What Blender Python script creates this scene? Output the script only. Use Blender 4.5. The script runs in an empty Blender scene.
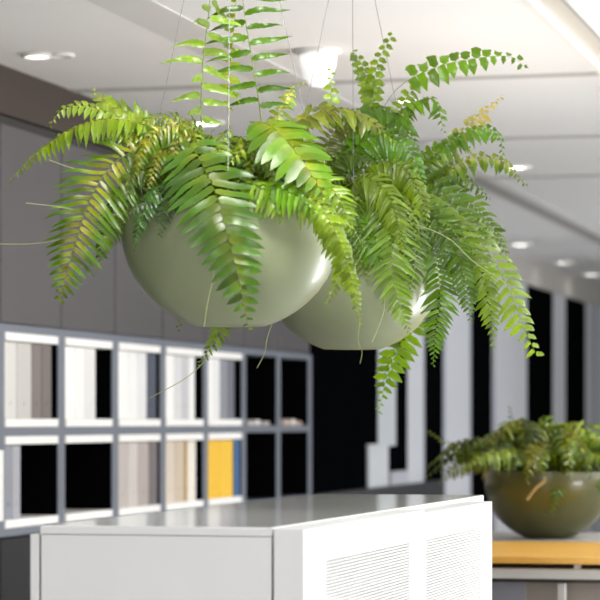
import bpy, bmesh, math, random
from mathutils import Vector, Matrix
random.seed(7)
SC = bpy.context.scene
COL = SC.collection
PI = math.pi

# ------------------------------------------------------------------ camera model
F = 2600.0                      # focal length in pixels of a 600 px frame
HOR = 421.0                     # horizon row
TH = math.atan(665.0 / F)       # the wall runs 14 degrees to the right of the view axis
FW = Vector((-math.sin(TH), math.cos(TH), 0))
RT = Vector((math.cos(TH), math.sin(TH), 0))
UP = Vector((0, 0, 1))
CH = 1.25                       # eye height
CAM = Vector((0, 0, CH))
def P(px, py, z):
    return CAM + FW * z + RT * ((px - 300) / F * z) + UP * ((HOR - py) / F * z)
def zX(px, X):                  # depth where the column px meets the plane x = X
    return X / (-math.sin(TH) + math.cos(TH) * (px - 300) / F)
def yX(px, X):
    return P(px, HOR, zX(px, X)).y
def hX(px, py, X):
    return (HOR - py) / F * zX(px, X) + CH

cam_d = bpy.data.cameras.new('camera')
cam = bpy.data.objects.new('camera', cam_d); COL.objects.link(cam)
cam.location = CAM
cam.rotation_euler = (PI / 2, 0, TH)
cam_d.sensor_width = 36
cam_d.lens = F / 600 * 36
cam_d.shift_y = (HOR - 300) / 600
cam_d.clip_end = 200
cam_d.dof.use_dof = True
cam_d.dof.focus_distance = 6.35
cam_d.dof.aperture_fstop = 6.0
SC.camera = cam

# ------------------------------------------------------------------ materials
def srgb(h):
    if isinstance(h, str):
        h = h.lstrip('#'); c = [int(h[i:i + 2], 16) / 255 for i in (0, 2, 4)]
    else:
        c = [v / 255 for v in h]
    return tuple((v / 12.92 if v <= .04045 else ((v + .055) / 1.055) ** 2.4) for v in c) + (1,)
MATS = {}
def mat(name, col, rough=.5, metal=0, spec=.5, coat=0, var=0.0, vscale=8, emit=0, bump=0):
    if name in MATS: return MATS[name]
    m = bpy.data.materials.new(name); m.use_nodes = True
    nt = m.node_tree; b = nt.nodes['Principled BSDF']
    c = srgb(col)
    b.inputs['Base Color'].default_value = c
    b.inputs['Roughness'].default_value = rough
    b.inputs['Metallic'].default_value = metal
    b.inputs['Specular IOR Level'].default_value = spec
    b.inputs['Coat Weight'].default_value = coat
    b.inputs['Coat Roughness'].default_value = .12
    tc = nt.nodes.new('ShaderNodeTexCoord')
    nz = nt.nodes.new('ShaderNodeTexNoise'); nz.inputs['Scale'].default_value = vscale
    nz.inputs['Detail'].default_value = 4
    nt.links.new(tc.outputs['Object'], nz.inputs['Vector'])
    mx = nt.nodes.new('ShaderNodeMix'); mx.data_type = 'RGBA'
    v = var if var else .03
    mx.inputs[6].default_value = tuple(x * (1 - v) for x in c[:3]) + (1,)
    mx.inputs[7].default_value = tuple(min(1, x * (1 + v)) for x in c[:3]) + (1,)
    nt.links.new(nz.outputs['Fac'], mx.inputs[0])
    nt.links.new(mx.outputs[2], b.inputs['Base Color'])
    if bump:
        bp = nt.nodes.new('ShaderNodeBump'); bp.inputs['Strength'].default_value = bump
        bp.inputs['Distance'].default_value = .003
        nt.links.new(nz.outputs['Fac'], bp.inputs['Height'])
        nt.links.new(bp.outputs[0], b.inputs['Normal'])
    if emit:
        b.inputs['Emission Color'].default_value = c
        b.inputs['Emission Strength'].default_value = emit
    MATS[name] = m
    return m

def wood_mat(name, c0, c1):
    m = bpy.data.materials.new(name); m.use_nodes = True
    nt = m.node_tree; b = nt.nodes['Principled BSDF']
    tc = nt.nodes.new('ShaderNodeTexCoord'); mp = nt.nodes.new('ShaderNodeMapping')
    mp.inputs['Scale'].default_value = (1, 14, 14)
    nz = nt.nodes.new('ShaderNodeTexNoise'); nz.inputs['Scale'].default_value = 3
    cr = nt.nodes.new('ShaderNodeValToRGB')
    cr.color_ramp.elements[0].color = srgb(c0); cr.color_ramp.elements[1].color = srgb(c1)
    cr.color_ramp.elements[0].position = .35; cr.color_ramp.elements[1].position = .65
    nt.links.new(tc.outputs['Object'], mp.inputs[0]); nt.links.new(mp.outputs[0], nz.inputs['Vector'])
    nt.links.new(nz.outputs['Fac'], cr.inputs[0]); nt.links.new(cr.outputs[0], b.inputs['Base Color'])
    b.inputs['Roughness'].default_value = .35
    return m

def leaf_mat():
    m = bpy.data.materials.new('fern_leaf'); m.use_nodes = True
    nt = m.node_tree; b = nt.nodes['Principled BSDF']; out = nt.nodes['Material Output']
    at = nt.nodes.new('ShaderNodeAttribute'); at.attribute_name = 'Col'
    tc = nt.nodes.new('ShaderNodeTexCoord')
    nz = nt.nodes.new('ShaderNodeTexNoise'); nz.inputs['Scale'].default_value = 60
    nt.links.new(tc.outputs['Object'], nz.inputs['Vector'])
    hs = nt.nodes.new('ShaderNodeHueSaturation')
    mr = nt.nodes.new('ShaderNodeMapRange'); mr.inputs[3].default_value = .78; mr.inputs[4].default_value = 1.22
    nt.links.new(nz.outputs['Fac'], mr.inputs[0]); nt.links.new(mr.outputs[0], hs.inputs['Value']); hs.inputs['Saturation'].default_value = 1.12; hs.inputs['Hue'].default_value = .49
    nt.links.new(at.outputs['Color'], hs.inputs['Color'])
    nt.links.new(hs.outputs[0], b.inputs['Base Color'])
    b.inputs['Roughness'].default_value = .36
    b.inputs['Specular IOR Level'].default_value = .6
    tr = nt.nodes.new('ShaderNodeBsdfTranslucent')
    h2 = nt.nodes.new('ShaderNodeHueSaturation'); h2.inputs['Value'].default_value = 1.6; h2.inputs['Hue'].default_value = .485
    h2.inputs['Saturation'].default_value = 1.05
    nt.links.new(hs.outputs[0], h2.inputs['Color']); nt.links.new(h2.outputs[0], tr.inputs['Color'])
    mx = nt.nodes.new('ShaderNodeMixShader'); mx.inputs[0].default_value = .30
    nt.links.new(b.outputs[0], mx.inputs[1]); nt.links.new(tr.outputs[0], mx.inputs[2])
    nt.links.new(mx.outputs[0], out.inputs[0])
    return m
LEAF = leaf_mat()

# ------------------------------------------------------------------ helpers
def link(name, me, m=None, parent=None, smooth=False):
    o = bpy.data.objects.new(name, me); COL.objects.link(o)
    if m: me.materials.append(m)
    if parent:
        o.parent = parent
        o.matrix_parent_inverse = Matrix.Translation(-parent.location)
    if smooth:
        for p in me.polygons: p.use_smooth = True
    return o
def tag(o, label=None, cat=None, group=None, kind=None):
    if label: o['label'] = label
    if cat: o['category'] = cat
    if group: o['group'] = group
    if kind: o['kind'] = kind
    return o
def thing(name, label, cat, loc, group=None):
    o = bpy.data.objects.new(name, None); COL.objects.link(o); o.location = loc
    o.empty_display_size = .05
    return tag(o, label, cat, group)
def bm_box(bm, a, b, bev=0):
    x0, y0, z0 = [min(a[i], b[i]) for i in range(3)]; x1, y1, z1 = [max(a[i], b[i]) for i in range(3)]
    r = bmesh.ops.create_cube(bm, size=1)
    vs = r['verts']
    for v in vs:
        v.co = Vector((x0 + (v.co.x + .5) * (x1 - x0), y0 + (v.co.y + .5) * (y1 - y0), z0 + (v.co.z + .5) * (z1 - z0)))
    if bev:
        es = list({e for v in vs for e in v.link_edges})
        bmesh.ops.bevel(bm, geom=es, offset=bev, segments=2, affect='EDGES', profile=.5)
def done(name, bm, m, parent=None, smooth=False):
    me = bpy.data.meshes.new(name); bm.normal_update(); bm.to_mesh(me); bm.free()
    return link(name, me, m, parent, smooth)
def box(name, a, b, m, parent=None, bev=0):
    bm = bmesh.new(); bm_box(bm, a, b, bev); return done(name, bm, m, parent)
def lathe(name, prof, c, m, parent=None, seg=64, smooth=True):
    bm = bmesh.new(); rings = []
    for r, h in prof:
        if r < 1e-6:
            rings.append([bm.verts.new((c[0], c[1], c[2] + h))])
        else:
            rings.append([bm.verts.new((c[0] + r * math.cos(2 * PI * k / seg), c[1] + r * math.sin(2 * PI * k / seg), c[2] + h)) for k in range(seg)])
    for A, B in zip(rings, rings[1:]):
        for k in range(seg):
            k2 = (k + 1) % seg
            if len(A) == 1 and len(B) == 1: continue
            if len(A) == 1: bm.faces.new((A[0], B[k2], B[k]))
            elif len(B) == 1: bm.faces.new((A[k], A[k2], B[0]))
            else: bm.faces.new((A[k], A[k2], B[k2], B[k]))
    bmesh.ops.recalc_face_normals(bm, faces=bm.faces)
    return done(name, bm, m, parent, smooth)
def tube_geo(V, Fc, pts, r0, r1=None, seg=5):
    r1 = r0 if r1 is None else r1
    base = len(V); n = len(pts)
    for i, p in enumerate(pts):
        t = (pts[min(i + 1, n - 1)] - pts[max(i - 1, 0)]).normalized()
        a = t.orthogonal().normalized() if i == 0 else (a - t * a.dot(t)).normalized()
        b = t.cross(a); r = r0 + (r1 - r0) * i / max(1, n - 1)
        for k in range(seg):
            an = 2 * PI * k / seg
            V.append(p + a * (r * math.cos(an)) + b * (r * math.sin(an)))
    for i in range(n - 1):
        for k in range(seg):
            k2 = (k + 1) % seg
            Fc.append((base + i * seg + k, base + i * seg + k2, base + (i + 1) * seg + k2, base + (i + 1) * seg + k))
def tube(name, pts, r, m, parent=None, r1=None):
    V = []; Fc = []; tube_geo(V, Fc, pts, r, r1)
    me = bpy.data.meshes.new(name); me.from_pydata(V, [], Fc); me.update()
    return link(name, me, m, parent, True)
def catmull(pts, n):
    q = [pts[0] * 2 - pts[1]] + list(pts) + [pts[-1] * 2 - pts[-2]]
    dense = []
    for i in range(1, len(q) - 2):
        for k in range(16):
            t = k / 16; a, b, c, d = q[i - 1:i + 3]
            dense.append(.5 * ((2 * b) + (c - a) * t + (2 * a - 5 * b + 4 * c - d) * t * t + (3 * b - a - 3 * c + d) * t ** 3))
    dense.append(pts[-1].copy())
    L = [0]
    for a, b in zip(dense, dense[1:]): L.append(L[-1] + (b - a).length)
    res = []; j = 0
    for i in range(n):
        s = L[-1] * i / (n - 1)
        while j < len(L) - 2 and L[j + 1] < s: j += 1
        f = (s - L[j]) / max(1e-9, L[j + 1] - L[j])
        res.append(dense[j].lerp(dense[j + 1], min(1, max(0, f))))
    return res, L[-1]

# ------------------------------------------------------------------ the room
XW = -3.55                       # front plane of the built-in units on the left
CEIL = CH + (HOR - 65) / F * zX(0, XW)
WALLX = XW - .40
M_ceil = mat('ceiling_paint', '#e8e8e8', .8, var=.02, vscale=.6)
M_seam = mat('ceiling_seam', '#b9b8b6', .8)
M_floor = mat('floor_vinyl', '#cfcdc9', .5, var=.06, vscale=3)
M_bulk = mat('bulkhead_paint', '#3d342e', .6, spec=.2)
M_black = mat('black_panel', '#050607', .8, spec=0)
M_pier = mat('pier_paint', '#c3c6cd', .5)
M_head = mat('header_paint', '#b4b1ac', .6)

def plane(name, a, b, m, t=.1):
    return tag(box(name, a, b, m), kind='structure')
plane('floor', (WALLX - .1, -3, -.1), (9, 46, 0), M_floor)
plane('ceiling', (WALLX - .1, -1.0, CEIL), (7, 46, CEIL + .1), M_ceil)
plane('wall_left', (WALLX - .1, 2, 0), (WALLX, 46, CEIL), M_black)
plane('wall_back', (WALLX - .1, 46, 0), (9, 46.1, CEIL), M_pier)

# the bay grid
PX = [61.5, 115.5, 163, 205.5, 246, 279.5, 310]
Ys = [yX(p, XW) for p in PX]
pitch = (Ys[-1] - Ys[0]) / 6
BAY = [Ys[0] + pitch * k for k in range(-3, 7)]      # dividers; bay k lies between BAY[k] and BAY[k+1]
NB = len(BAY) - 1
YEND = BAY[-1]
H = lambda py, px=30: hX(px, py, XW)
h_door0, h_door1 = H(326), hX(0, 121, XW)
rt0, rt1 = H(427), H(334)
rb0, rb1 = H(526), H(436)
E = .032                                             # white shelf edge
# bulkhead between the cabinets and the ceiling
tag(box('trim_1', (WALLX, BAY[0], h_door1 + .03), (XW + .01, YEND + .04, CEIL), M_bulk), kind='structure')
tag(box('trim_2', (WALLX, BAY[0], h_door1), (XW - .02, YEND + .04, h_door1 + .03), mat('shadow_gap', '#2c2928', .7)), kind='structure')
# pale header over the black part of the wall
tag(box('trim_3', (WALLX, YEND + .04, hX(583, 302, XW)), (XW + .01, 46, CEIL), M_head), kind='structure')

M_frame = mat('slate_frame', '#686e7a', .45)
M_door = mat('cabinet_door', '#524f51', .36, spec=.2)
M_edge = mat('white_shelf_edge', '#f7f6f3', .5)
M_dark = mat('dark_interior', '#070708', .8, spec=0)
M_base = mat('charcoal_base', '#242324', .6, spec=.2)

ordn = ['first', 'second', 'third', 'fourth', 'fifth', 'sixth', 'seventh', 'eighth', 'ninth']
for k in range(NB):
    y0, y1 = BAY[k] + .004, BAY[k + 1] - .004
    lab = 'plain slate wall cabinet %s' % (
        'off the left edge, first of the row' if k == 0 else 'at the left edge of the row' if k == 1 else
        ['above the bay of pale grey and brown box files', 'above the bay of three white box files',
         'above the white and navy box files', 'above the white and silver box files',
         'above the white and charcoal box files',
         'above the nearer empty bay behind the planters', 'last of the row above the farther empty bay'][k - 2])
    t = thing('wall_cabinet', lab, 'cabinet', (XW - .2, (y0 + y1) / 2, h_door0), 'wall cabinets over the shelving')
    box('carcass', (WALLX + .002, y0, h_door0), (XW - .022, y1, h_door1 - .002), M_frame, t)
    box('door', (XW - .02, y0 + .002, h_door0 + .004), (XW, y1 - .002, h_door1 - .006), M_door, t, .003)
    lab = 'charcoal base cabinet under the shelving, %s' % (
        'off the left edge, first of the row' if k == 0 else 'beside the left edge' if k == 1 else
        '%s from the left edge' % ordn[k - 1])
    t = thing('base_cabinet', lab, 'cabinet', (XW - .2, (y0 + y1) / 2, 0), 'base cabinets under the shelving')
    box('carcass', (WALLX + .002, y0, .08), (XW - .022, y1, rb0 - .032), M_base, t)
    box('door', (XW - .02, y0 + .002, .09), (XW, y1 - .002, rb0 - .04), M_base, t, .003)
    box('plinth', (WALLX + .05, y0, 0), (XW - .06, y1, .08), M_dark, t)

# open two-row shelving
sh = thing('display_shelf', 'slate grey two row shelving unit with white shelf edges and open compartments', 'shelf', (XW - .2, (BAY[0] + YEND) / 2, rb0 - .03))
for z0, z1 in ((rb0 - .03, rb0), (rb1, rt0), (rt1, h_door0 - .001)):
    box('shelf_board', (WALLX + .002, BAY[0], z0), (XW, YEND + .044, z1), M_frame, sh)
for k, y in enumerate(BAY):
    w = .042 if k < NB else .044
    for z0, z1 in ((rb0, rb1), (rt0, rt1)):
        box('divider', (WALLX + .03, y - w, z0), (XW, y + w, z1), M_frame, sh)
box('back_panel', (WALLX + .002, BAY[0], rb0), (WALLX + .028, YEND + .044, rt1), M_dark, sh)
for k in range(NB):
    y0, y1 = BAY[k] + .0425, BAY[k + 1] - .0425
    empty = k >= NB - 2
    for z0, z1 in ((rb0, rb1), (rt0, rt1)):
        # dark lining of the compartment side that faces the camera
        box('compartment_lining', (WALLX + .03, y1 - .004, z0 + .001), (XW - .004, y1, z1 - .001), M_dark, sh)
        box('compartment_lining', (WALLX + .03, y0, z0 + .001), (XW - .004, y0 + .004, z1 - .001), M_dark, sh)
        if not empty:
            box('shelf_edge', (WALLX + .03, y0 + .005, z0 + .0005), (XW + .004, y1 - .005, z0 + E), M_edge, sh, .002)
            box('shelf_edge', (XW - .06, y0 + .005, z1 - E), (XW + .004, y1 - .005, z1 - .0005), M_edge, sh, .002)

# box files standing in the compartments (k = bay index, spans are columns on the front plane)
FILES = [
 (1, 1, 6, 18, '#d3d1ce'), (1, 1, 18.6, 33, '#c0beba'), (1, 1, 33.6, 43, '#756c69'), (1, 1, 43.6, 53, '#6c6260'),
 (2, 1, 66.5, 76, '#f4f3f1'), (2, 1, 76.5, 86, '#eeeeec'), (2, 1, 86.5, 97, '#dfdfde'),
 (3, 1, 119.5, 129, '#f5f4f2'), (3, 1, 129.4, 138.6, '#f0f0ee'), (3, 1, 139, 148, '#e2e3e4'), (3, 1, 148.5, 157.5, '#3c4254'),
 (4, 1, 166.5, 175.5, '#f5f4f2'), (4, 1, 176, 183.5, '#d9d9da'), (4, 1, 184, 190, '#c4c5c8'), (4, 1, 190.5, 196, '#f0f0ee'),
 (5, 1, 209, 214.6, '#f3f3f1'), (5, 1, 215, 221, '#e8e8e8'), (5, 1, 221.5, 229, '#868992'), (5, 1, 229.5, 235.5, '#666a76'),
 (1, 0, 6, 13.5, '#8f929c'), (1, 0, 14, 22, '#a7a8af'),
 (3, 0, 119.5, 129, '#bcb3ae'), (3, 0, 129.5, 139.5, '#c9c2bd'), (3, 0, 140, 150, '#b0a5a0'), (3, 0, 150.5, 158.5, '#6d6466'),
 (4, 0, 166.5, 176, '#d5c8b7'), (4, 0, 176.5, 185.5, '#c9b8a2'), (4, 0, 186, 188.6, '#a9853f'), (4, 0, 189, 197, '#ebe4d8'),
 (5, 0, 209, 221, '#edbb1c'), (5, 0, 221.4, 234, '#efbe22'), (5, 0, 236, 240.6, '#2c5f93'),
]
def cname(h):
    return {'#d3d1ce': 'pale grey', '#c0beba': 'light grey', '#756c69': 'brown grey', '#6c6260': 'dark brown grey', '#3c4254': 'navy',
     '#dfdfde': 'off white', '#e2e3e4': 'off white', '#d9d9da': 'silver grey', '#c4c5c8': 'mid silver', '#868992': 'slate', '#666a76': 'charcoal',
     '#8f929c': 'blue grey', '#a7a8af': 'pale blue grey', '#bcb3ae': 'taupe', '#c9c2bd': 'pale taupe', '#b0a5a0': 'deep taupe', '#6d6466': 'dark mauve grey',
     '#d5c8b7': 'beige', '#c9b8a2': 'sand', '#a9853f': 'thin ochre', '#ebe4d8': 'cream', '#edbb1c': 'yellow', '#efbe22': 'yellow', '#2c5f93': 'blue'}.get(h, 'white')
seen = {}
for (k, row, p0, p1, c) in FILES:
    z0, z1 = ((rb0, rb1), (rt0, rt1))[row]
    z0 += E + .0006; z1 -= E + .004
    y0, y1 = max(yX(p0, XW), BAY[k + 1] + .0478), min(yX(p1, XW), BAY[k + 2] - .0478)
    where = '%s row, %s bay from the left' % (('lower', 'upper')[row], ordn[k - 1])
    nb = seen.get((k, row), 0); seen[(k, row)] = nb + 1
    lab = '%s box file, %s in the %s' % (cname(c), ['nearest', 'second', 'third', 'fourth'][nb], where)
    t = thing('box_file', lab, 'box file', (XW - .15, (y0 + y1) / 2, z0), 'box files on the wall shelving')
    m = mat('file_' + c, c, .55)
    box('case', (XW - .27, y0, z0), (XW - .006, y1, z1), m, t, .003)
    yc = (y0 + y1) / 2; w = min(.012, (y1 - y0) * .2)
    bm = bmesh.new()
    for a in range(18):
        an = 2 * PI * a / 18; an2 = 2 * PI * (a + 1) / 18
        q = []
        for rr, xx in ((1, -.0058), (.65, -.0058), (.65, -.0045), (1, -.0045)):
            q.append((rr, xx))
        for i in range(4):
            (r1, x1), (r2, x2) = q[i], q[(i + 1) % 4]
            vs = [bm.verts.new((XW + x1, yc + w * r1 * math.cos(an), z0 + .06 + w * r1 * math.sin(an))),
                  bm.verts.new((XW + x1, yc + w * r1 * math.cos(an2), z0 + .06 + w * r1 * math.sin(an2))),
                  bm.verts.new((XW + x2, yc + w * r2 * math.cos(an2), z0 + .06 + w * r2 * math.sin(an2))),
                  bm.verts.new((XW + x2, yc + w * r2 * math.cos(an), z0 + .06 + w * r2 * math.sin(an)))]
            bm.faces.new(vs)
    done('finger_ring', bm, m, t)
y1 = BAY[2] - .0485
o = box('box_file', (XW - .24, y1 - .13, rb0 + E + .0006), (XW + .032, y1, hX(3, 450, XW)), mat('file_white', '#f2f2f0', .55), None, .004)
tag(o, 'white box file jutting out of the lower row at the left edge', 'box file', 'box files on the wall shelving')
# small pale tiles lying at the front of the two empty compartments
for i, (p0, p1, hh, c, lab) in enumerate([
        (251.5, 256, .018, '#cfcac6', 'pale grey sample block lying nearest in the nearer empty compartment'),
        (258, 263, .03, '#d8d4d0', 'off white sample block lying mid shelf in the nearer empty compartment'),
        (266, 272, .022, '#b9b2ae', 'taupe sample block lying farthest in the nearer empty compartment'),
        (286, 292, .026, '#c9b0a6', 'pinkish sample block lying nearest in the farther empty compartment'),
        (294, 298.5, .034, '#d9cfc8', 'cream sample block lying mid shelf in the farther empty compartment'),
        (300, 304, .022, '#c7a99e', 'salmon sample block lying farthest in the farther empty compartment')]):
    y0, y1 = yX(p0, XW), yX(p1, XW)
    o = box('sample_block', (XW - .09, y0, rt0 + .0006), (XW - .012, y1, rt0 + hh), mat('tile_%d' % i, c, .5), None, .004)
    tag(o, lab, 'sample block', 'sample blocks on the empty shelves')

# ---- black part of the wall with pale piers
tag(box('wall_left.001', (WALLX, YEND + .05, 0), (XW - .008, 46, hX(583, 302, XW)), M_black), kind='structure')
n = 4
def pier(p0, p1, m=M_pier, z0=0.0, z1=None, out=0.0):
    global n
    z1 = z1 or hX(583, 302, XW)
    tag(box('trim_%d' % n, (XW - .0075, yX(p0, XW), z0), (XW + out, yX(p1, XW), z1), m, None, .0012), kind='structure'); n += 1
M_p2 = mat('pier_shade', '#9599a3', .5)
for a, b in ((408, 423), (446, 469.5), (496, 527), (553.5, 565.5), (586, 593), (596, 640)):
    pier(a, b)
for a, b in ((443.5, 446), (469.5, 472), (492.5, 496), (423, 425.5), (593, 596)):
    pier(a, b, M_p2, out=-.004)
# pale strip short of the ledge, plain boxes: shapes added for unidentified pale patches
pier(378.5, 396, mat('pale_strip', '#b9bfc4', .5), z0=hX(388, 446, XW))
tag(box('trim_%d' % n, (XW - .0075, YEND + .06, 0), (XW + .03, yX(440, XW), hX(360, 489, XW)), mat('ledge', '#22242a', .5), None, .0012), kind='structure'); n += 1
LED = hX(360, 489, XW)
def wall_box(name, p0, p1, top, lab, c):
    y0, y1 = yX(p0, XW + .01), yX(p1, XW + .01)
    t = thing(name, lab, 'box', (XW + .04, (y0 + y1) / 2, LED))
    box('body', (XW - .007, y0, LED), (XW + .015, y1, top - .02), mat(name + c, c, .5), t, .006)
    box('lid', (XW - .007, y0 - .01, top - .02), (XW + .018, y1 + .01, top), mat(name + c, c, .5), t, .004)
wall_box('pale_box', 369, 388, hX(376, 444, XW + .01), 'tall pale grey box on the dark ledge before the black wall', '#c3c7cb')
wall_box('pale_box', 391, 408, hX(398, 471, XW + .01), 'small low pale box on the dark ledge behind the taller box', '#aeb3bb')

# ---- ceiling details
def ceil_pt(px, py, drop=0):
    z = (CEIL - drop - CH) * F / (HOR - py); return P(px, py, z)
def trim(a, b, m):
    global n
    tag(box('trim_%d' % n, a, b, m), kind='structure'); n += 1
for px, py in ((500, 76.5), (560, 136.5), (520, 177)):
    y = ceil_pt(px, py).y
    trim((WALLX, y - .05, CEIL - .004), (7, y + .05, CEIL), M_seam)
M_slot = mat('slot_light', '#e2e0dc', .5); M_slotd = mat('slot_dark', '#c5c0b8', .6)
M_groove = mat('groove', '#a5a3a0', .7)
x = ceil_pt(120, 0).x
trim((x - .10, 2, CEIL - .003), (x + .10, 46, CEIL), mat('groove_shade', '#d2d1d0', .8))  # shadow of the ceiling groove, put in as a greyer strip
xa, xb, xc = ceil_pt(530, 0).x, ceil_pt(538, 0).x, ceil_pt(566, 0).x
trim((xa, 2, CEIL - .03), (xb, ceil_pt(560, 60).y + 40 if False else 16.5, CEIL), M_slot)
trim((xb, 2, CEIL - .004), (xc, 16.5, CEIL), M_slotd)
trim((xc, 2, CEIL - .02), (xc + .015, 16.5, CEIL), M_groove)
xg = ceil_pt(540, 210).x
trim((xg - .05, ceil_pt(478, 176).y, CEIL - .006), (xg + .05, 40, CEIL), M_groove)

M_lamp = mat('lamp_glow', '#fffdf8', .5, emit=9)
M_lrim = mat('lamp_rim', '#e6e4e0', .5)
def downlight(px, py, r, lab):
    p = ceil_pt(px, py, .01); c = (p.x, p.y, CEIL)
    t = thing('downlight', lab, 'ceiling light', c, 'recessed downlights in the ceiling')
    lathe('rim', [(r * .86, -.002), (r * .9, -.014), (r * 1.1, -.012), (r * 1.14, 0), (r * .86, 0)], c, M_lrim, t, 32)
    lathe('lens', [(0, -.006), (r * .85, -.006), (r * .85, -.001), (0, -.001)], c, M_lamp, t, 32)
downlight(38, 57, .055, 'round white downlight in the ceiling at far left near the cabinets')
downlight(206, 124, .075, 'round glowing downlight seen between the upright fronds of the left fern')
downlight(405, 102, .05, 'round downlight half hidden by the upper right fronds')
downlight(517, 168, .07, 'round downlight just right of the yellowed frond')
downlight(520, 245, .09, 'glowing downlight near the header, left of the pair')
downlight(563, 263, .09, 'glowing downlight above the first pale pier on the right')
downlight(592, 275, .10, 'farthest glowing downlight at the right edge')
# brown recess of the twin spot at far left
p = ceil_pt(62, 57, .01); c = (p.x, p.y, CEIL)
t = thing('spotlight', 'small brown unlit ceiling spot beside the far left downlight', 'ceiling light', c)
lathe('rim', [(.03, -.002), (.032, -.012), (.046, -.01), (.048, 0), (.03, 0)], c, M_lrim, t, 32)
lathe('lens', [(0, -.004), (.03, -.004), (.03, -.001), (0, -.001)], c, mat('lens_brown', '#8d8072', .4), t, 32)
# white conical lamp
p = ceil_pt(318, 50, 0); c = (p.x, p.y, CEIL)
t = thing('dome_lamp', 'white cone shaped lamp hanging close under the ceiling above the planters', 'lamp', c)
lathe('mount', [(0, 0), (.085, 0), (.085, -.012), (.03, -.014), (0, -.014)], c, M_lrim, t, 40)
lathe('shade', [(.03, -.014), (.068, -.02), (.066, -.05), (.05, -.10), (.03, -.13), (0, -.135)], c, mat('dome_glow', '#ffffff', .5, emit=.55), t, 40)

# ------------------------------------------------------------------ the white cabinet
YC0, YC1 = 4.83, 7.10
XR, XL = -1.291, -1.763
TOP = CH - .2055
M_white = mat('white_lacquer', '#e9e9e9', .35)
M_top = mat('cabinet_top', '#babbb8', .11, var=.04, vscale=30)
M_gap = mat('gap_shadow', '#4a4a4e', .8)
cb = thing('storage_cabinet', 'long low white metal cabinet with vented doors, standing under the hanging planters', 'cabinet', ((XR + XL) / 2, (YC0 + YC1) / 2, 0))
sl = box('top_panel', (XL, YC0, TOP - .0165), (XR, YC1, TOP), M_white, cb, .0015)
box('top_surface', (XL + .004, YC0 + .006, TOP), (XR - .004, YC1 - .006, TOP + .0006), M_top, cb)['label'] = 'glossy grey top surface'
box('body', (XL + .0015, YC0 + .001, .0), (XR - .0015, YC1 - .001, TOP - .0178), M_white, cb, .001)
box('shadow_gap', (XL + .003, YC0 + .004, TOP - .0178), (XR - .003, YC1 - .004, TOP - .0165), M_gap, cb)
LX0 = XL - .021
box('side_panel', (LX0, YC0 + .0, .02), (XL - .003, YC1, TOP - .017), M_white, cb, .0015)
box('side_gap', (XL - .003, YC0 + .02, .03), (XL + .0015, YC1 - .02, TOP - .02), M_gap, cb)
# vented doors on the right-hand face
DX0, DX1 = XR + .004, XR + .062
YM = yX(424.5, DX1)
def vent_door(y0, y1, v0, v1, top, vtop, dx1):
    d = None
    bm = bmesh.new()
    zt = top; zb = .03; vb = .12
    x1 = dx1
    bm_box(bm, (DX0, y0, zb), (x1 - .012, y1, zt))                # core
    for a, b, c, e in ((y0, v0, zb, zt), (v1, y1, zb, zt), (v0, v1, vtop, zt), (v0, v1, zb, vb)):
        bm_box(bm, (x1 - .0121, a, c), (x1, b, e))
    d = done('door', bm, M_white, cb)
    box('vent_backing', (x1 - .0119, v0, vb), (x1 - .0100, v1, vtop), mat('vent_shadow', '#cbccd0', .9), d)
    bm = bmesh.new(); z = vtop - .0066
    while z > vb:
        bm_box(bm, (x1 - .0099, v0 + .0005, z + .0), (x1 - .001, v1 - .0005, z + .0047)); z -= .0066
    done('vent_slats', bm, M_white, d)
vent_door(YC0 + .0, YM - .0015, yX(326, DX1), yX(409, DX1), TOP - .003, hX(326, 561.5, DX1), DX1)
vent_door(YM + .0015, yX(492, DX1), yX(426, DX1), yX(480, DX1), TOP - .010, hX(426, 540.5, DX1), DX1)

# ------------------------------------------------------------------ the table at right
ZT = CH - .459
c3 = P(548, 538, 10.2)
TX0, TX1 = c3.x - .95, c3.x + 1.2
TYn, TYm, TYf = P(548, 421, 8.75).y, P(548, 421, 9.9).y, c3.y + .55
M_hon = wood_mat('honey_wood', '#d39a3a', '#e5b458')
M_lg = mat('light_laminate', '#b9b5b0', .35)
tb = thing('sideboard_table', 'wide sideboard table with honey wood front board and pale rail, holding the third fern bowl', 'table', (c3.x, (TYn + TYf) / 2, 0))
box('tabletop', (TX0, TYm, ZT - .03), (TX1, TYf, ZT), M_lg, tb, .004)
box('front_board', (TX0, TYn, ZT - .022), (TX1, TYm - .002, ZT), M_hon, tb, .004)['label'] = 'honey coloured wooden board'
box('rail', (TX0, TYn + .03, ZT - .075), (TX1, TYn + .07, ZT - .040), mat('white_rail', '#b5b3af', .45), tb, .004)
box('underframe', (TX0 + .02, TYn + .08, ZT - .09), (TX1 - .02, TYf - .02, ZT - .031), mat('under_dark', '#3a3430', .7), tb)
for px in (578, 640):
    q = P(px, 421, 8.78)
    box('bracket', (q.x - .012, TYn + .035, ZT - .045), (q.x + .012, TYn + .06, ZT - .0225), mat('white_rail', '#b5b3af', .45), tb, .003)
for a, b in ((TX0, TX0 + .04), (P(558, 421, 8.8).x, P(566, 421, 8.8).x), (TX1 - .04, TX1)):
    box('leg', (a, TYn + .04, 0), (b, TYn + .08, ZT - .0905), mat('leg_pale', '#a5a29e', .5), tb, .003)
    box('leg', (a, TYf - .09, 0), (b, TYf - .05, ZT - .0905), mat('leg_pale', '#a5a29e', .5), tb, .003)
xq = P(525, 421, 8.9).x
box('side_panel', (TX0 + .05, TYn + .12, .1), (xq, TYn + .14, ZT - .09), mat('panel_bluegrey', '#7c7c85', .5), tb, .002)
box('front_panel', (xq + .004, TYn + .12, .1), (TX1 - .05, TYn + .14, ZT - .09), mat('panel_taupe', '#80776e', .5), tb, .002)

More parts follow.
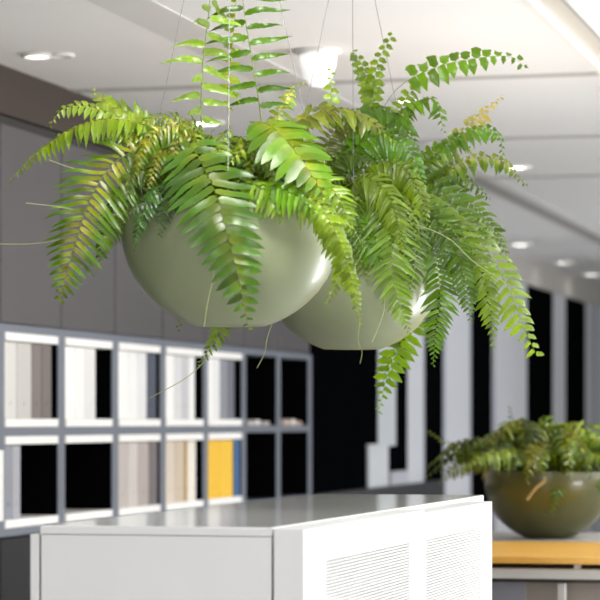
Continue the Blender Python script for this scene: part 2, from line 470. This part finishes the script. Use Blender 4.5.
# ------------------------------------------------------------------ ferns
def c3l(h): return Vector(srgb(h)[:3])
GREENS = [c3l('#55752a'), c3l('#668a32'), c3l('#7a9c3e'), c3l('#48692a'), c3l('#8bab4a')]
YEL = c3l('#c4b24c')
S_ROWS = (0, .10, .32, .58, .82, 1)
W_LANCE = (.62, 1.0, 1.0, .90, .58, .05)
W_TAPER = (.5, .95, 1.0, .74, .38, .02)
W_ROUND = (.35, .85, 1.0, .98, .62, .06)
STAT = [0]
def frond(parent, pts, width, pairs, N=None, sweep=.45, droop=.25, grav=.25, leafw=.78, su=.15, col=None, yellow=0., curl=0., wavy=.13,
          shape='lance', base=.12, prof=None, rnd=.12, stemr=.0016, skip=0., thread=None, bright=1.0, stemcol=None, fold=.35, asym=(1, 1), tipcol=None, el=.32, hi=False):
    """one fern frond: a thin stem with leaflets on both sides, one mesh"""
    rg = random
    n = pairs + 2
    cl, L = catmull(pts, n)
    if N is None: N = (-FW * .85 + UP * .45)
    N = N.normalized()
    col = col if col is not None else rg.choice(GREENS)
    V = []; Fc = []; C = []
    scol = stemcol if stemcol is not None else col * .75 + YEL * .12
    tube_geo(V, Fc, cl, stemr, stemr * .35, 4)
    C += [scol] * len(V)
    step = L / (n - 1)
    WS = {'lance': W_LANCE, 'taper': W_TAPER}.get(shape, W_ROUND)
    SR = S_ROWS
    if hi:
        SR = [k / 11 for k in range(12)]
        W2 = []
        for q in SR:
            for j in range(5):
                if S_ROWS[j] <= q <= S_ROWS[j + 1] + 1e-6:
                    W2.append(WS[j] + (WS[j + 1] - WS[j]) * (q - S_ROWS[j]) / (S_ROWS[j + 1] - S_ROWS[j])); break
        WS = W2
    for i in range(1, n):
        t = i / (n - 1)
        if t < base: continue
        p = cl[i]
        T = (cl[min(i + 1, n - 1)] - cl[i - 1]).normalized()
        S = N.cross(T)
        if S.length < .2: S = UP.cross(T) + RT * .3
        S = S.normalized(); U = T.cross(S).normalized()
        if U.dot(N) < 0: U = -U
        u = (t - base) / (1 - base)
        pr = prof(u) if prof else min(1, .45 + 2.6 * u) * max(.02, 1 - u ** 2.1) ** .85
        for sd in (-1, 1):
            if rg.random() < skip: continue
            ln = width * pr * (1 + rg.uniform(-rnd, rnd)) * asym[0 if sd < 0 else 1]
            ln = max(ln, step * .5)
            sw = sweep * .72 + su * u + rg.uniform(-rnd, rnd) * .6
            D = (S * sd * math.cos(sw) + T * math.sin(sw) + U * rg.uniform(-el, el)).normalized()
            A = (T - D * T.dot(D))
            A = (A.normalized() * sd + U * rg.uniform(-.25, .25) * 1.2 * (1 if rnd > .05 else .3)).normalized()
            NU = D.cross(A).normalized()
            if NU.dot(U) < 0: NU = -NU
            wd = min(step * leafw * .5, ln * .24) if shape != 'round' else min(step * leafw * .55, ln * .36)
            dr = droop * (1 + rg.uniform(-.4, .4)); cu = curl * rg.uniform(.2, 1.5)
            g = grav * (1 + rg.uniform(-.4, .4))
            b0 = len(V); jit = rg.uniform(.62, 1.22) * bright
            cc = col * (jit * .8)
            yl = .85 * yellow * rg.uniform(.3, 1.3)
            off = p + S * sd * stemr * .5 + T * (step * .22 * sd)
            ph = rg.uniform(0, 6)
            for j, s in enumerate(SR):
                # curl bends the tip down and back
                ca = cu * s * s * 2.0
                q = off + D * (ln * (s if not cu else (math.sin(ca) / max(ca, 1e-3) * s))) - U * (ln * (dr * s * s + (s * (1 - math.cos(ca)) / max(ca, 1e-3) if cu else 0))) - UP * (ln * g * s * s)
                q = q + U * (math.sin(ph + s * 7) * ln * wavy * .35)
                w = wd * WS[j] * (1 + wavy * (1 if j % 2 else -1) * (.4 if hi else .9))
                V.append(q + A * w + NU * (w * fold)); V.append(q - NU * 0); V.append(q - A * w + NU * (w * fold))
                f = max(0, 1 - s / .55)
                base_c = cc.lerp(YEL * jit, min(1, yl * f))
                if tipcol is not None: base_c = base_c.lerp(tipcol, .8 * max(0, (u - .35)) / .65)
                e = base_c * 1.08  # rim highlight put into the colour as lighter leaflet edges
                C += [e, base_c * .9, e]
            for j in range(len(SR) - 1):
                a = b0 + j * 3
                Fc.append((a, a + 1, a + 4, a + 3)); Fc.append((a + 1, a + 2, a + 5, a + 4))
    if thread:
        k0 = len(V); tp, _ = catmull([cl[-1]] + thread, 14)
        tube_geo(V, Fc, tp, .0009, .0006, 4)
        C += [c3l('#9aa46a')] * (len(V) - k0)
    me = bpy.data.meshes.new('frond'); me.from_pydata(V, [], Fc); me.update()
    ca = me.color_attributes.new('Col', 'FLOAT_COLOR', 'POINT')
    flat = []
    for c in C: flat += [c[0], c[1], c[2], 1]
    ca.data.foreach_set('color', flat)
    STAT[0] += len(V)
    return link('frond', me, LEAF, parent, True)

BOWL = [(0, .0), (.079, .0), (.098, .007), (.124, .019), (.150, .035), (.174, .054), (.198, .079), (.217, .106), (.232, .137), (.242, .168), (.2485, .200), (.2505, .232), (.2505, .263),
        (.2495, .266), (.246, .266), (.2445, .263), (.2445, .232), (.2425, .200), (.236, .170)]
M_bowl = mat('olive_bowl', '#8d9574', .36, coat=.12, var=.03, vscale=3)
M_bowl2 = mat('olive_bowl_dark', '#4d4f24', .3, coat=.2, var=.05, vscale=5)
M_soil = mat('soil', '#3a2c20', .95, var=.3, vscale=40, bump=.8)
M_wire = mat('steel_wire', '#8d8e90', .45, metal=.6)

def planter(c, label, cat, mbowl, hang=True, name='hanging_planter'):
    t = thing(name, label, cat, c, None)
    lathe('bowl', BOWL, c, mbowl, t, 96)
    lathe('soil', [(.2362, .19), (.2362, .215), (.17, .235), (.08, .245), (0, .247)], c, M_soil, t, 48)
    if hang:
        tc = -FW
        ang0 = math.atan2(tc.y, tc.x)
        for k in range(3):
            a = ang0 + k * 2 * PI / 3
            r = Vector((math.cos(a), math.sin(a), 0))
            p0 = Vector(c) + r * .247 + UP * .262
            p1 = Vector((c[0], c[1], CEIL - .01)) + r * .03
            V = []; Fc = []
            tube_geo(V, Fc, [p0, p0.lerp(p1, .5), p1], .0009, None, 6)
            tube_geo(V, Fc, [p0 - UP * .008, p0 + (p1 - p0).normalized() * .028], .0032, None, 8)
            me = bpy.data.meshes.new('suspension_cable'); me.from_pydata(V, [], Fc); me.update()
            link('suspension_cable', me, M_wire, t, True)
        lathe('ceiling_mount', [(0, -.022), (.04, -.022), (.05, -.006), (.05, 0), (0, 0)], (c[0], c[1], CEIL), M_lrim, t, 32)
    return t

# ---------------- left planter
ZL = 5.86
cL = P(231, 326, ZL)
PLT = planter(cL, 'olive bowl of ferns hanging on wires, left and nearer of the two', 'hanging plant', M_bowl)
def FL(pts, *a, **k):
    return frond(PLT, [P(x, y, ZL + d) for x, y, d in pts], *a, **k)
mL = 1 / (F / ZL)          # metres per pixel
G0, G1, G2, G3, G4 = GREENS
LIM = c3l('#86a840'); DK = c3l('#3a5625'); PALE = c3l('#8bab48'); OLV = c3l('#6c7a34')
# big yellowed frond sweeping down at left
FL([(190, 165, -.02), (150, 150, -.08), (118, 160, -.13), (92, 195, -.17), (75, 245, -.19), (60, 298, -.19)], 46 * mL, 32, sweep=.42, yellow=.6, col=c3l('#5d8a2e'), leafw=.62, droop=.10, grav=.12, base=.14, rnd=.1, el=.16, hi=True, fold=.2, prof=lambda u: min(1, .5 + 2.2 * u) * max(.08, 1 - u ** 3) ** .8)
FL([(175, 180, .0), (145, 180, -.05), (120, 200, -.08), (105, 235, -.1), (98, 268, -.1)], 24 * mL, 24, col=G1, yellow=.3, sweep=.5, curl=.4)
# big broad frond over the front of the bowl
FL([(178, 128, -.12), (200, 160, -.20), (216, 195, -.265), (230, 245, -.285), (240, 285, -.275), (248, 326, -.245)], 52 * mL, 23, sweep=.36, su=.05, leafw=.9, hi=True, fold=.14, col=c3l('#4f7a30'), yellow=.18, droop=.06, grav=.14, base=.12, wavy=.1, rnd=.07, el=.1, asym=(1.05, 1),
   prof=lambda u: min(1, .6 + 2 * u) * max(.03, 1 - u ** 1.5) ** .8)
# uprights
FL([(264, 150, -.03), (260, 110, -.03), (252, 60, -.03), (244, 10, -.02), (238, -50, 0)], 42 * mL, 12, sweep=.14, su=.1, shape='taper', hi=True, el=.45, leafw=.42, col=c3l('#4d7526'), droop=.05, grav=.16, base=.16, stemr=.002, wavy=.22, rnd=.15, prof=lambda u: min(1, .7 + u), stemcol=c3l('#6f8440'))
FL([(203, 150, -.08), (201, 110, -.08), (203, 60, -.08), (209, 10, -.07), (214, -50, -.05)], 42 * mL, 11, sweep=.15, shape='taper', hi=True, el=.8, leafw=.46, col=G2, N=-FW * .7 + RT * .6, droop=.1, grav=.3, base=.16, stemr=.0019, rnd=.3, wavy=.2, prof=lambda u: min(1, .7 + u), stemcol=c3l('#6f8440'))
FL([(232, 150, .06), (228, 100, .08), (232, 50, .1), (236, 0, .1), (236, -40, .1)], 17 * mL, 12, sweep=.5, leafw=.8, col=LIM, yellow=.4, rnd=.3, curl=.6, base=.2)
FL([(262, 140, .06), (278, 115, .08), (290, 92, .1), (304, 82, .1)], 16 * mL, 12, col=LIM, yellow=.5, rnd=.3, curl=.6)
FL([(205, 145, .02), (186, 125, .05), (172, 132, .05)], 12 * mL, 9, col=LIM, yellow=.3)
# upper left arching fronds
FL([(185, 150, -.03), (150, 128, -.06), (110, 120, -.1), (75, 128, -.12), (38, 152, -.14), (10, 180, -.14)], 17 * mL, 34, col=LIM, yellow=.25, N=UP + RT * .3 - FW * .35, droop=.35, grav=.5, sweep=.55, leafw=1.1, curl=.3, rnd=.25)
FL([(175, 150, 0), (142, 128, -.03), (110, 113, -.05), (82, 106, -.06), (62, 110, -.07), (51, 124, -.07)], 19 * mL, 20, col=G4, yellow=.2, N=-FW * .8 + UP * .5, droop=.1, grav=.35, sweep=.3, leafw=.9, prof=lambda u: min(1, .8 + u) * max(.15, 1 - u ** 2.5))
FL([(170, 150, .03), (150, 132, .02), (130, 118, .01), (108, 104, .0), (93, 90, .0)], 25 * mL, 14, col=G2, yellow=.5, sweep=.75, droop=.1, grav=.0, leafw=1.0)
FL([(165, 155, -.04), (140, 140, -.07), (118, 128, -.09), (100, 133, -.1)], 22 * mL, 15, col=G4, yellow=.6, sweep=.4, grav=.45)
# yellowish curly mass top left of the bowl
FL([(215, 160, -.08), (188, 130, -.12), (165, 127, -.15), (145, 145, -.18), (134, 176, -.19)], 24 * mL, 26, col=G1, yellow=.75, sweep=.4, curl=.35, leafw=.55, el=.45, droop=.2)
FL([(210, 150, -.02), (190, 125, -.05), (160, 118, -.07), (130, 130, -.09)], 24 * mL, 20, col=G1, yellow=.45, curl=.3, leafw=.55, el=.45)
FL([(205, 170, -.10), (180, 150, -.14), (160, 155, -.17), (147, 190, -.2)], 22 * mL, 18, col=G0, yellow=.6, curl=.3, leafw=.55, el=.5)
FL([(215, 165, -.1), (193, 140, -.14), (178, 140, -.16), (170, 175, -.19)], 24 * mL, 16, col=G0, yellow=.45, curl=.3, leafw=.55, el=.5)
# bright overlapping frond top right of the bowl
FL([(250, 122, -.10), (268, 124, -.17), (286, 140, -.22), (302, 160, -.255), (314, 178, -.268), (326, 200, -.265)], 44 * mL, 13, col=c3l('#5f8a30'), yellow=.3, sweep=.45, leafw=1.25, hi=True, el=.1, fold=.1, droop=.1, grav=.12, base=.16, N=-FW * .6 + UP * .8, rnd=.08, wavy=.04)
FL([(250, 170, -.12), (240, 150, -.18), (245, 145, -.2), (228, 165, -.22)], 15 * mL, 9, col=LIM, yellow=.5)
FL([(265, 160, .0), (290, 130, .0), (320, 112, .0), (355, 112, .02), (392, 140, .03)], 33 * mL, 20, col=OLV, N=UP * .9 - FW * .5, sweep=.4, leafw=1.2, yellow=.1, droop=.15, grav=.2)
FL([(250, 150, .05), (275, 130, .08), (300, 118, .1), (330, 122, .12)], 24 * mL, 16, col=c3l('#7d8a42'), N=UP * .9 - FW * .4)
# hanging right
FL([(250, 195, -.18), (285, 190, -.24), (316, 202, -.26), (338, 238, -.27), (352, 280, -.26), (360, 322, -.25)], 23 * mL, 38, col=LIM, sweep=.45, curl=.8, yellow=.1, base=.1, leafw=1.0, rnd=.2, thread=[P(358, 340, ZL - .25), P(362, 352, ZL - .25), P(360, 364, ZL - .25)])
FL([(300, 205, -.2), (330, 230, -.22), (342, 262, -.22), (335, 285, -.22), (326, 304, -.22)], 15 * mL, 20, col=LIM, curl=.5)
FL([(240, 185, -.2), (268, 186, -.25), (295, 195, -.27), (318, 215, -.28)], 27 * mL, 14, col=c3l('#6da038'), N=-FW + UP * .4, sweep=.25, grav=.75, leafw=.95, asym=(.6, 1))
FL([(235, 190, -.2), (255, 185, -.24), (272, 200, -.26), (282, 222, -.26)], 20 * mL, 12, col=G2, grav=.5)
FL([(290, 190, -.1), (320, 180, -.15), (340, 200, -.18), (352, 235, -.18)], 24 * mL, 20, col=G2)
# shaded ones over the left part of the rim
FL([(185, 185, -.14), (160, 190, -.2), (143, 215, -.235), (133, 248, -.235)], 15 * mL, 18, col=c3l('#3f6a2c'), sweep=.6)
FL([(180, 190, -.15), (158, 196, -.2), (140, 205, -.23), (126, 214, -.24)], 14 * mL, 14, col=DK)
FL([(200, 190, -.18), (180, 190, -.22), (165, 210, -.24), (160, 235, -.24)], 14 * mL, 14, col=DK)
FL([(165, 180, -.1), (145, 170, -.13), (128, 180, -.16), (120, 205, -.17)], 16 * mL, 18, col=G0, yellow=.2)
# behind the bowl, showing underneath
FL([(232, 206, .22), (232, 270, .26), (222, 322, .26), (212, 345, .25), (199, 363, .25)], 15 * mL, 26, col=G2, base=.5, sweep=.5)
FL([(200, 206, .22), (190, 270, .26), (184, 310, .26), (178, 328, .26)], 11 * mL, 20, col=G1, base=.6)
FL([(331, 125, .05), (331, 100, .05), (331, 72, .05)], 10 * mL, 5, shape='round', col=G2, sweep=.25, base=.3, leafw=1.3)
# loose runners
M_run = mat('runner', '#a7b074', .6)
def runner(par, z, pts, r=.0009):
    tube('runner', catmull([P(x, y, z + d) for x, y, d in pts], 16)[0], r, M_run, par)
runner(PLT, ZL, [(165, 205, -.08), (110, 215, -.15), (60, 207, -.18), (26, 203, -.18)])
runner(PLT, ZL, [(150, 215, -.08), (90, 232, -.12), (40, 243, -.12), (-4, 244, -.12)])
runner(PLT, ZL, [(140, 165, -.08), (95, 172, -.12), (72, 168, -.14), (49, 160, -.14)])
runner(PLT, ZL, [(220, 205, -.27), (214, 272, -.285), (208, 300, -.27), (204, 327, -.25)])
runner(PLT, ZL, [(225, 310, .27), (216, 345, .25), (190, 375, .22), (150, 398, .2)])
runner(PLT, ZL, [(285, 290, .26), (268, 335, .25), (265, 352, .25), (257, 368, .25)])

def filler(par, c, count, rmin, rmax, hmin, hmax, front=1.0, wmin=.04, wmax=.07, cols=GREENS, az0=0, az1=2 * PI, dropmin=.02, dropmax=.14, yel=.3, pairs=(16, 26), up=.27, shape='lance', cmin=0, cmax=.6, lw=.72):
    for i in range(count):
        a = az0 + (az1 - az0) * (i + random.random()) / count
        r = Vector((math.cos(a), math.sin(a), 0))
        facing = max(0, r.dot(-FW))
        R = random.uniform(rmin, rmax) * (1 - facing * (1 - front))
        h = random.uniform(hmin, hmax)
        dp = random.uniform(dropmin, dropmax) * (1 - .8 * facing * (1 if front < 1 else 0))
        C0 = Vector(c) + UP * up
        r0 = random.uniform(.0, .13)
        side = UP.cross(r) * random.uniform(-.06, .06)
        pts = [C0 + r * r0 - UP * .04, C0 + r * (r0 + (R - r0) * .35) + UP * h * .85, C0 + r * (r0 + (R - r0) * .7) + side + UP * (h * .8), C0 + r * R + side * 1.6 + UP * (h * .35 - dp)]
        frond(par, pts, random.uniform(wmin, wmax), random.randint(*pairs), N=UP * .8 + r * .6, col=random.choice(cols) * random.uniform(.75, 1.05), yellow=random.uniform(0, yel), sweep=random.uniform(.35, .6), curl=random.uniform(cmin, cmax), grav=random.uniform(.1, .35), shape=shape, leafw=lw, el=.45)
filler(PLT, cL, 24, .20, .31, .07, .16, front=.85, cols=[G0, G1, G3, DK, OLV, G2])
filler(PLT, cL, 16, .10, .22, .10, .17, front=.9, cols=[G3, DK, G0, DK])  # darker greens put the shade inside the crown into the leaf colour

filler(PLT, cL, 22, .16, .30, .08, .19, front=.8, cols=[LIM, G2, G4, PALE, G1], wmin=.022, wmax=.034, pairs=(18, 28), yel=.6, cmin=.1, cmax=.8, lw=.6)
# ---------------- right planter
ZR = 7.15
cR = P(352, 349, ZR)
PRT = planter(cR, 'olive bowl of ferns hanging on wires, right and farther of the two', 'hanging plant', M_bowl)
mR = 1 / (F / ZR)
def FR(pts, *a, **k):
    return frond(PRT, [P(x, y, ZR + d) for x, y, d in pts], *a, **k)
RND = dict(shape='round', leafw=1.0)
# upper right sprays
FR([(372, 190, 0), (375, 130, -.02), (398, 88, -.04), (440, 66, -.05), (485, 57, -.06), (512, 57, -.06), (523, 66, -.06)], 25 * mR, 22, col=c3l('#6f9f38'), sweep=.1, base=.52, leafw=.85, grav=.12, stemr=.0014, asym=(.7, 1), prof=lambda u: .95 - .7 * u ** 1.3, shape='round', rnd=.2, curl=.25)
FR([(380, 190, 0), (372, 130, 0), (374, 90, 0), (378, 62, 0), (391, 37, 0)], 15 * mR, 19, col=G2, base=.35, prof=lambda u: 1 - .6 * u, sweep=.2, **RND)
FR([(375, 160, .05), (372, 110, .05), (366, 75, .05), (354, 52, .05), (356, 72, .05)], 12 * mR, 18, col=G2, base=.35, sweep=.2, **RND)
FR([(370, 170, -.05), (385, 130, -.06), (410, 105, -.08), (435, 100, -.08), (443, 130, -.08)], 24 * mR, 18, col=c3l('#6a9a34'), N=UP - FW * .3, base=.3, sweep=.3, grav=.3)
FR([(380, 170, -.05), (395, 125, -.05), (408, 95, -.05), (425, 85, -.05)], 20 * mR, 13, col=G2, base=.3, sweep=.3, grav=.3)
DRY = c3l('#d8c07c')
FR([(380, 210, .02), (405, 180, .02), (432, 160, .02), (455, 138, .02), (480, 115, .02), (502, 97, .02)], 20 * mR, 24, col=G2, base=.25, yellow=.2, shape='round', sweep=.4, rnd=.35, tipcol=DRY, curl=.5)
FR([(385, 205, .0), (420, 165, .0), (455, 138, .0), (485, 128, .0), (500, 138, .0), (502, 152, .0)], 17 * mR, 24, col=c3l('#64963a'), base=.3, shape='round', sweep=.4, rnd=.35, curl=.5)
FR([(385, 215, .03), (425, 185, .03), (465, 160, .03), (500, 160, .03), (525, 184, .03)], 16 * mR, 26, col=G1, base=.3, shape='round', sweep=.4, rnd=.35, curl=.6, yellow=.4)
FR([(390, 210, .05), (420, 180, .05), (450, 170, .05), (475, 185, .05), (488, 198, .05)], 20 * mR, 18, col=G0, base=.3, sweep=.4, rnd=.3, curl=.5)
FR([(385, 200, .0), (415, 170, .0), (440, 150, .0), (468, 148, .0)], 22 * mR, 14, col=G2, base=.25, sweep=.5)
# top arcs
FR([(345, 190, -.05), (345, 140, -.06), (365, 112, -.07), (395, 115, -.09), (420, 150, -.12)], 30 * mR, 22, col=c3l('#5f8a35'), N=UP - FW * .6, sweep=.4, leafw=1.1)
FR([(350, 190, -.1), (355, 150, -.14), (380, 135, -.17), (408, 150, -.19), (425, 185, -.2)], 28 * mR, 24, col=c3l('#659a3a'), sweep=.45, curl=.4)
FR([(350, 200, -.1), (370, 165, -.15), (400, 165, -.2), (420, 195, -.22), (428, 225, -.22)], 26 * mR, 24, col=PALE * .9, sweep=.45, curl=.5)
FR([(335, 200, -.1), (325, 160, -.12), (335, 130, -.12), (360, 125, -.14)], 26 * mR, 18, col=OLV, sweep=.4)
FR([(340, 205, -.12), (330, 175, -.16), (345, 155, -.18), (370, 165, -.2)], 26 * mR, 18, col=G0, sweep=.4)
# long arching right side
FR([(375, 205, -.02), (415, 195, -.04), (455, 215, -.06), (490, 255, -.07), (511, 294, -.07), (524, 328, -.07), (535, 352, -.07)], 31 * mR, 25, col=c3l('#82a64a'), sweep=.3, base=.2, curl=.35, wavy=.15, leafw=.7, yellow=.05, tipcol=PALE, prof=lambda u: min(1, .6 + u) * max(.3, 1 - u ** 4))
FR([(375, 200, -.0), (410, 178, -.03), (440, 190, -.05), (465, 222, -.06), (482, 262, -.06)], 38 * mR, 18, col=c3l('#587f2e'), sweep=.3, base=.25, leafw=.6, wavy=.15)
FR([(375, 205, .04), (415, 180, .04), (460, 195, .04), (490, 225, .04), (510, 262, .04)], 26 * mR, 28, col=G1, base=.2, sweep=.4)
FR([(370, 210, -.06), (410, 195, -.1), (450, 220, -.12), (478, 265, -.13), (490, 310, -.13), (493, 345, -.13)], 28 * mR, 34, col=G2, base=.2, sweep=.5, curl=.2, thread=[P(494, 358, ZR - .13), P(493, 372, ZR - .13)])
FR([(380, 205, -.08), (420, 205, -.12), (450, 240, -.15), (465, 280, -.15), (470, 320, -.15)], 28 * mR, 30, col=c3l('#587f2e'), base=.15, sweep=.5)
FR([(375, 205, -.08), (405, 205, -.12), (430, 240, -.15), (440, 290, -.15), (436, 330, -.15), (433, 364, -.14)], 26 * mR, 38, col=c3l('#5c8a2c'), base=.2, sweep=.5, droop=.05, grav=.2, prof=lambda u: min(1, .5 + 2 * u) * max(.08, 1 - u ** 3))
# front lobes over the bowl
FR([(345, 195, -.15), (375, 195, -.22), (390, 230, -.265), (392, 275, -.275), (400, 305, -.265), (409, 332, -.25)], 32 * mR, 32, col=c3l('#84ab4c'), sweep=.5, base=.15, droop=.05, grav=.25)
FR([(355, 200, -.12), (385, 190, -.18), (408, 215, -.22), (415, 255, -.23), (410, 295, -.23)], 26 * mR, 28, col=c3l('#668c3a'), base=.15, sweep=.45)
FR([(340, 190, -.18), (365, 178, -.24), (388, 195, -.27), (398, 225, -.28), (402, 250, -.28)], 26 * mR, 26, col=PALE, base=.15, sweep=.6, curl=.3)
FR([(335, 195, -.18), (350, 205, -.23), (362, 232, -.26), (375, 255, -.27), (388, 272, -.27)], 22 * mR, 22, col=c3l('#6a9d3a'), base=.15, sweep=.3, grav=.45)
FR([(340, 200, -.18), (348, 212, -.24), (352, 240, -.26), (368, 280, -.26)], 18 * mR, 18, col=G2, base=.2)
# behind the bowl, hanging out below
FR([(395, 215, .2), (412, 270, .25), (408, 325, .25), (396, 352, .24), (386, 380, .23), (379, 410, .22)], 25 * mR, 24, col=c3l('#78a23c'), base=.5, sweep=.2, leafw=.95, wavy=.14, droop=.0, grav=.1, prof=lambda u: min(1, .8 + u) * max(.1, 1 - u ** 2))
FR([(300, 215, .2), (290, 190, .2), (283, 200, .22)], 20 * mR, 12, col=G1)
runner(PRT, ZR, [(385, 225, -.2), (412, 224, -.24), (448, 238, -.24), (474, 262, -.22), (514, 288, -.18)], .0013)
runner(PRT, ZR, [(385, 290, -.27), (384, 310, -.27), (378, 328, -.26), (372, 342, -.25)], .0011)
filler(PRT, cR, 22, .20, .34, .08, .22, front=.85, cols=[G0, G1, G2, G3, G4])
filler(PRT, cR, 13, .12, .36, .10, .24, front=.9, cols=[G0, G1, G2, G3, G4], az0=-.9, az1=.9, dropmin=.05, dropmax=.25)
filler(PRT, cR, 10, .08, .2, .14, .26, front=.95, cols=[G0, DK, G3, OLV])  # inner fronds, crown shade again put into darker greens

filler(PRT, cR, 20, .18, .36, .10, .24, front=.85, cols=[LIM, G2, G4, PALE], wmin=.025, wmax=.042, pairs=(18, 28), yel=.4, cmin=.1, cmax=.8, lw=.6)
# ---------------- fern bowl on the table
c3b = (c3.x, c3.y, ZT)
PTB = planter(c3b, 'dark olive bowl of bushy fern standing on the honey wood table at right', 'potted plant', M_bowl2, hang=False, name='potted_fern')
YG = c3l('#6f7d20')
TC = [G0, G4, YG, c3l('#6a8c26'), c3l('#527020'), G2, DK]
filler(PTB, c3b, 44, .34, .50, .06, .13, cols=TC, dropmin=-.01, dropmax=.07, wmin=.06, wmax=.085, yel=.4, pairs=(14, 20))
filler(PTB, c3b, 34, .20, .38, .10, .20, cols=TC, dropmin=-.02, dropmax=.05, wmin=.055, wmax=.08, yel=.4, pairs=(12, 18))
filler(PTB, c3b, 14, .05, .2, .14, .21, cols=TC, dropmin=-.02, dropmax=.02, wmin=.05, wmax=.07, pairs=(10, 16))
z3 = 10.2
def FT(pts, *a, **k): return frond(PTB, [P(x, y, z3 + d) for x, y, d in pts], *a, **k)
FT([(560, 470, -.1), (562, 478, -.2), (556, 495, -.262), (552, 512, -.262)], .045, 10, col=c3l('#5f8f2e'))
FT([(590, 470, -.05), (600, 476, -.15), (604, 492, -.2), (606, 505, -.2)], .04, 10, col=c3l('#5f8f2e'))
FT([(520, 470, 0), (480, 455, 0), (450, 444, 0), (429, 432, 0)], .035, 18, col=YG, base=.2)
FT([(530, 460, 0), (520, 440, 0), (512, 420, 0), (510, 408, 0)], .03, 10, col=c3l('#3f6a30'), base=.2)
FT([(520, 470, -.1), (480, 462, -.1), (455, 470, -.1), (440, 482, -.1)], .05, 18, col=c3l('#7a8a2e'), base=.2)
tube('dry_leaf', catmull([P(540, 472, z3 - .2), P(545, 480, z3 - .262), P(536, 488, z3 - .27), P(527, 500, z3 - .265)], 10)[0], .006, mat('dry', '#b9a06a', .7), PTB)

# ------------------------------------------------------------------ light
w = bpy.data.worlds.new('world'); SC.world = w; w.use_nodes = True
w.node_tree.nodes['Background'].inputs[0].default_value = (1.0, .99, .97, 1)
w.node_tree.nodes['Background'].inputs[1].default_value = .5
def area(name, loc, target, sx, sy, power, col=(1, 1, 1)):
    d = bpy.data.lights.new(name, 'AREA'); d.shape = 'RECTANGLE'; d.size = sx; d.size_y = sy; d.energy = power; d.color = col
    o = bpy.data.objects.new(name, d); COL.objects.link(o); o.location = loc
    o.rotation_euler = (Vector(target) - Vector(loc)).to_track_quat('-Z', 'Y').to_euler(); return o
area('window_light', (3.4, 6.4, 2.1), (-1.6, 6.2, 1.4), 3.5, 1.2, 92, (1, .99, .97))
area('ceiling_light', (-1.0, 4.9, 2.55), (-1.65, 6.3, 1.6), .5, .4, 40, (1, .98, .95))
area('far_window_light', (4.5, 15, 1.5), (-3.5, 15, 1.3), 13, 1.6, 270, (1, 1, 1))
area('front_fill', (-1.0, .3, 1.5), (-1.8, 6, 1.2), 1.6, .8, 68, (1, 1, 1))  # unseen lamp added to brighten the cabinet's end face
area('table_fill', (c3.x + 1.5, c3.y - .5, 2.5), (c3.x, c3.y, 1.0), .5, .5, 40, (1, .98, .95))  # unseen lamp added beside the table to brighten its fern
area('ceiling_fill', (1.4, 18, .25), (-1.2, 18, 2.6), 2.4, 24, 600, (.97, .985, 1))  # long unseen lamp added near the floor to brighten the ceiling
area('near_ceiling_fill', (.5, 8.8, .2), (-1.2, 9.2, 2.6), .9, 1.6, 150, (.97, .985, 1))  # second unseen low lamp, added for the nearer part of the ceiling
SC.view_settings.view_transform = 'Standard'
SC.view_settings.look = 'None'
SC.view_settings.exposure = 0
print('fern verts', STAT[0])
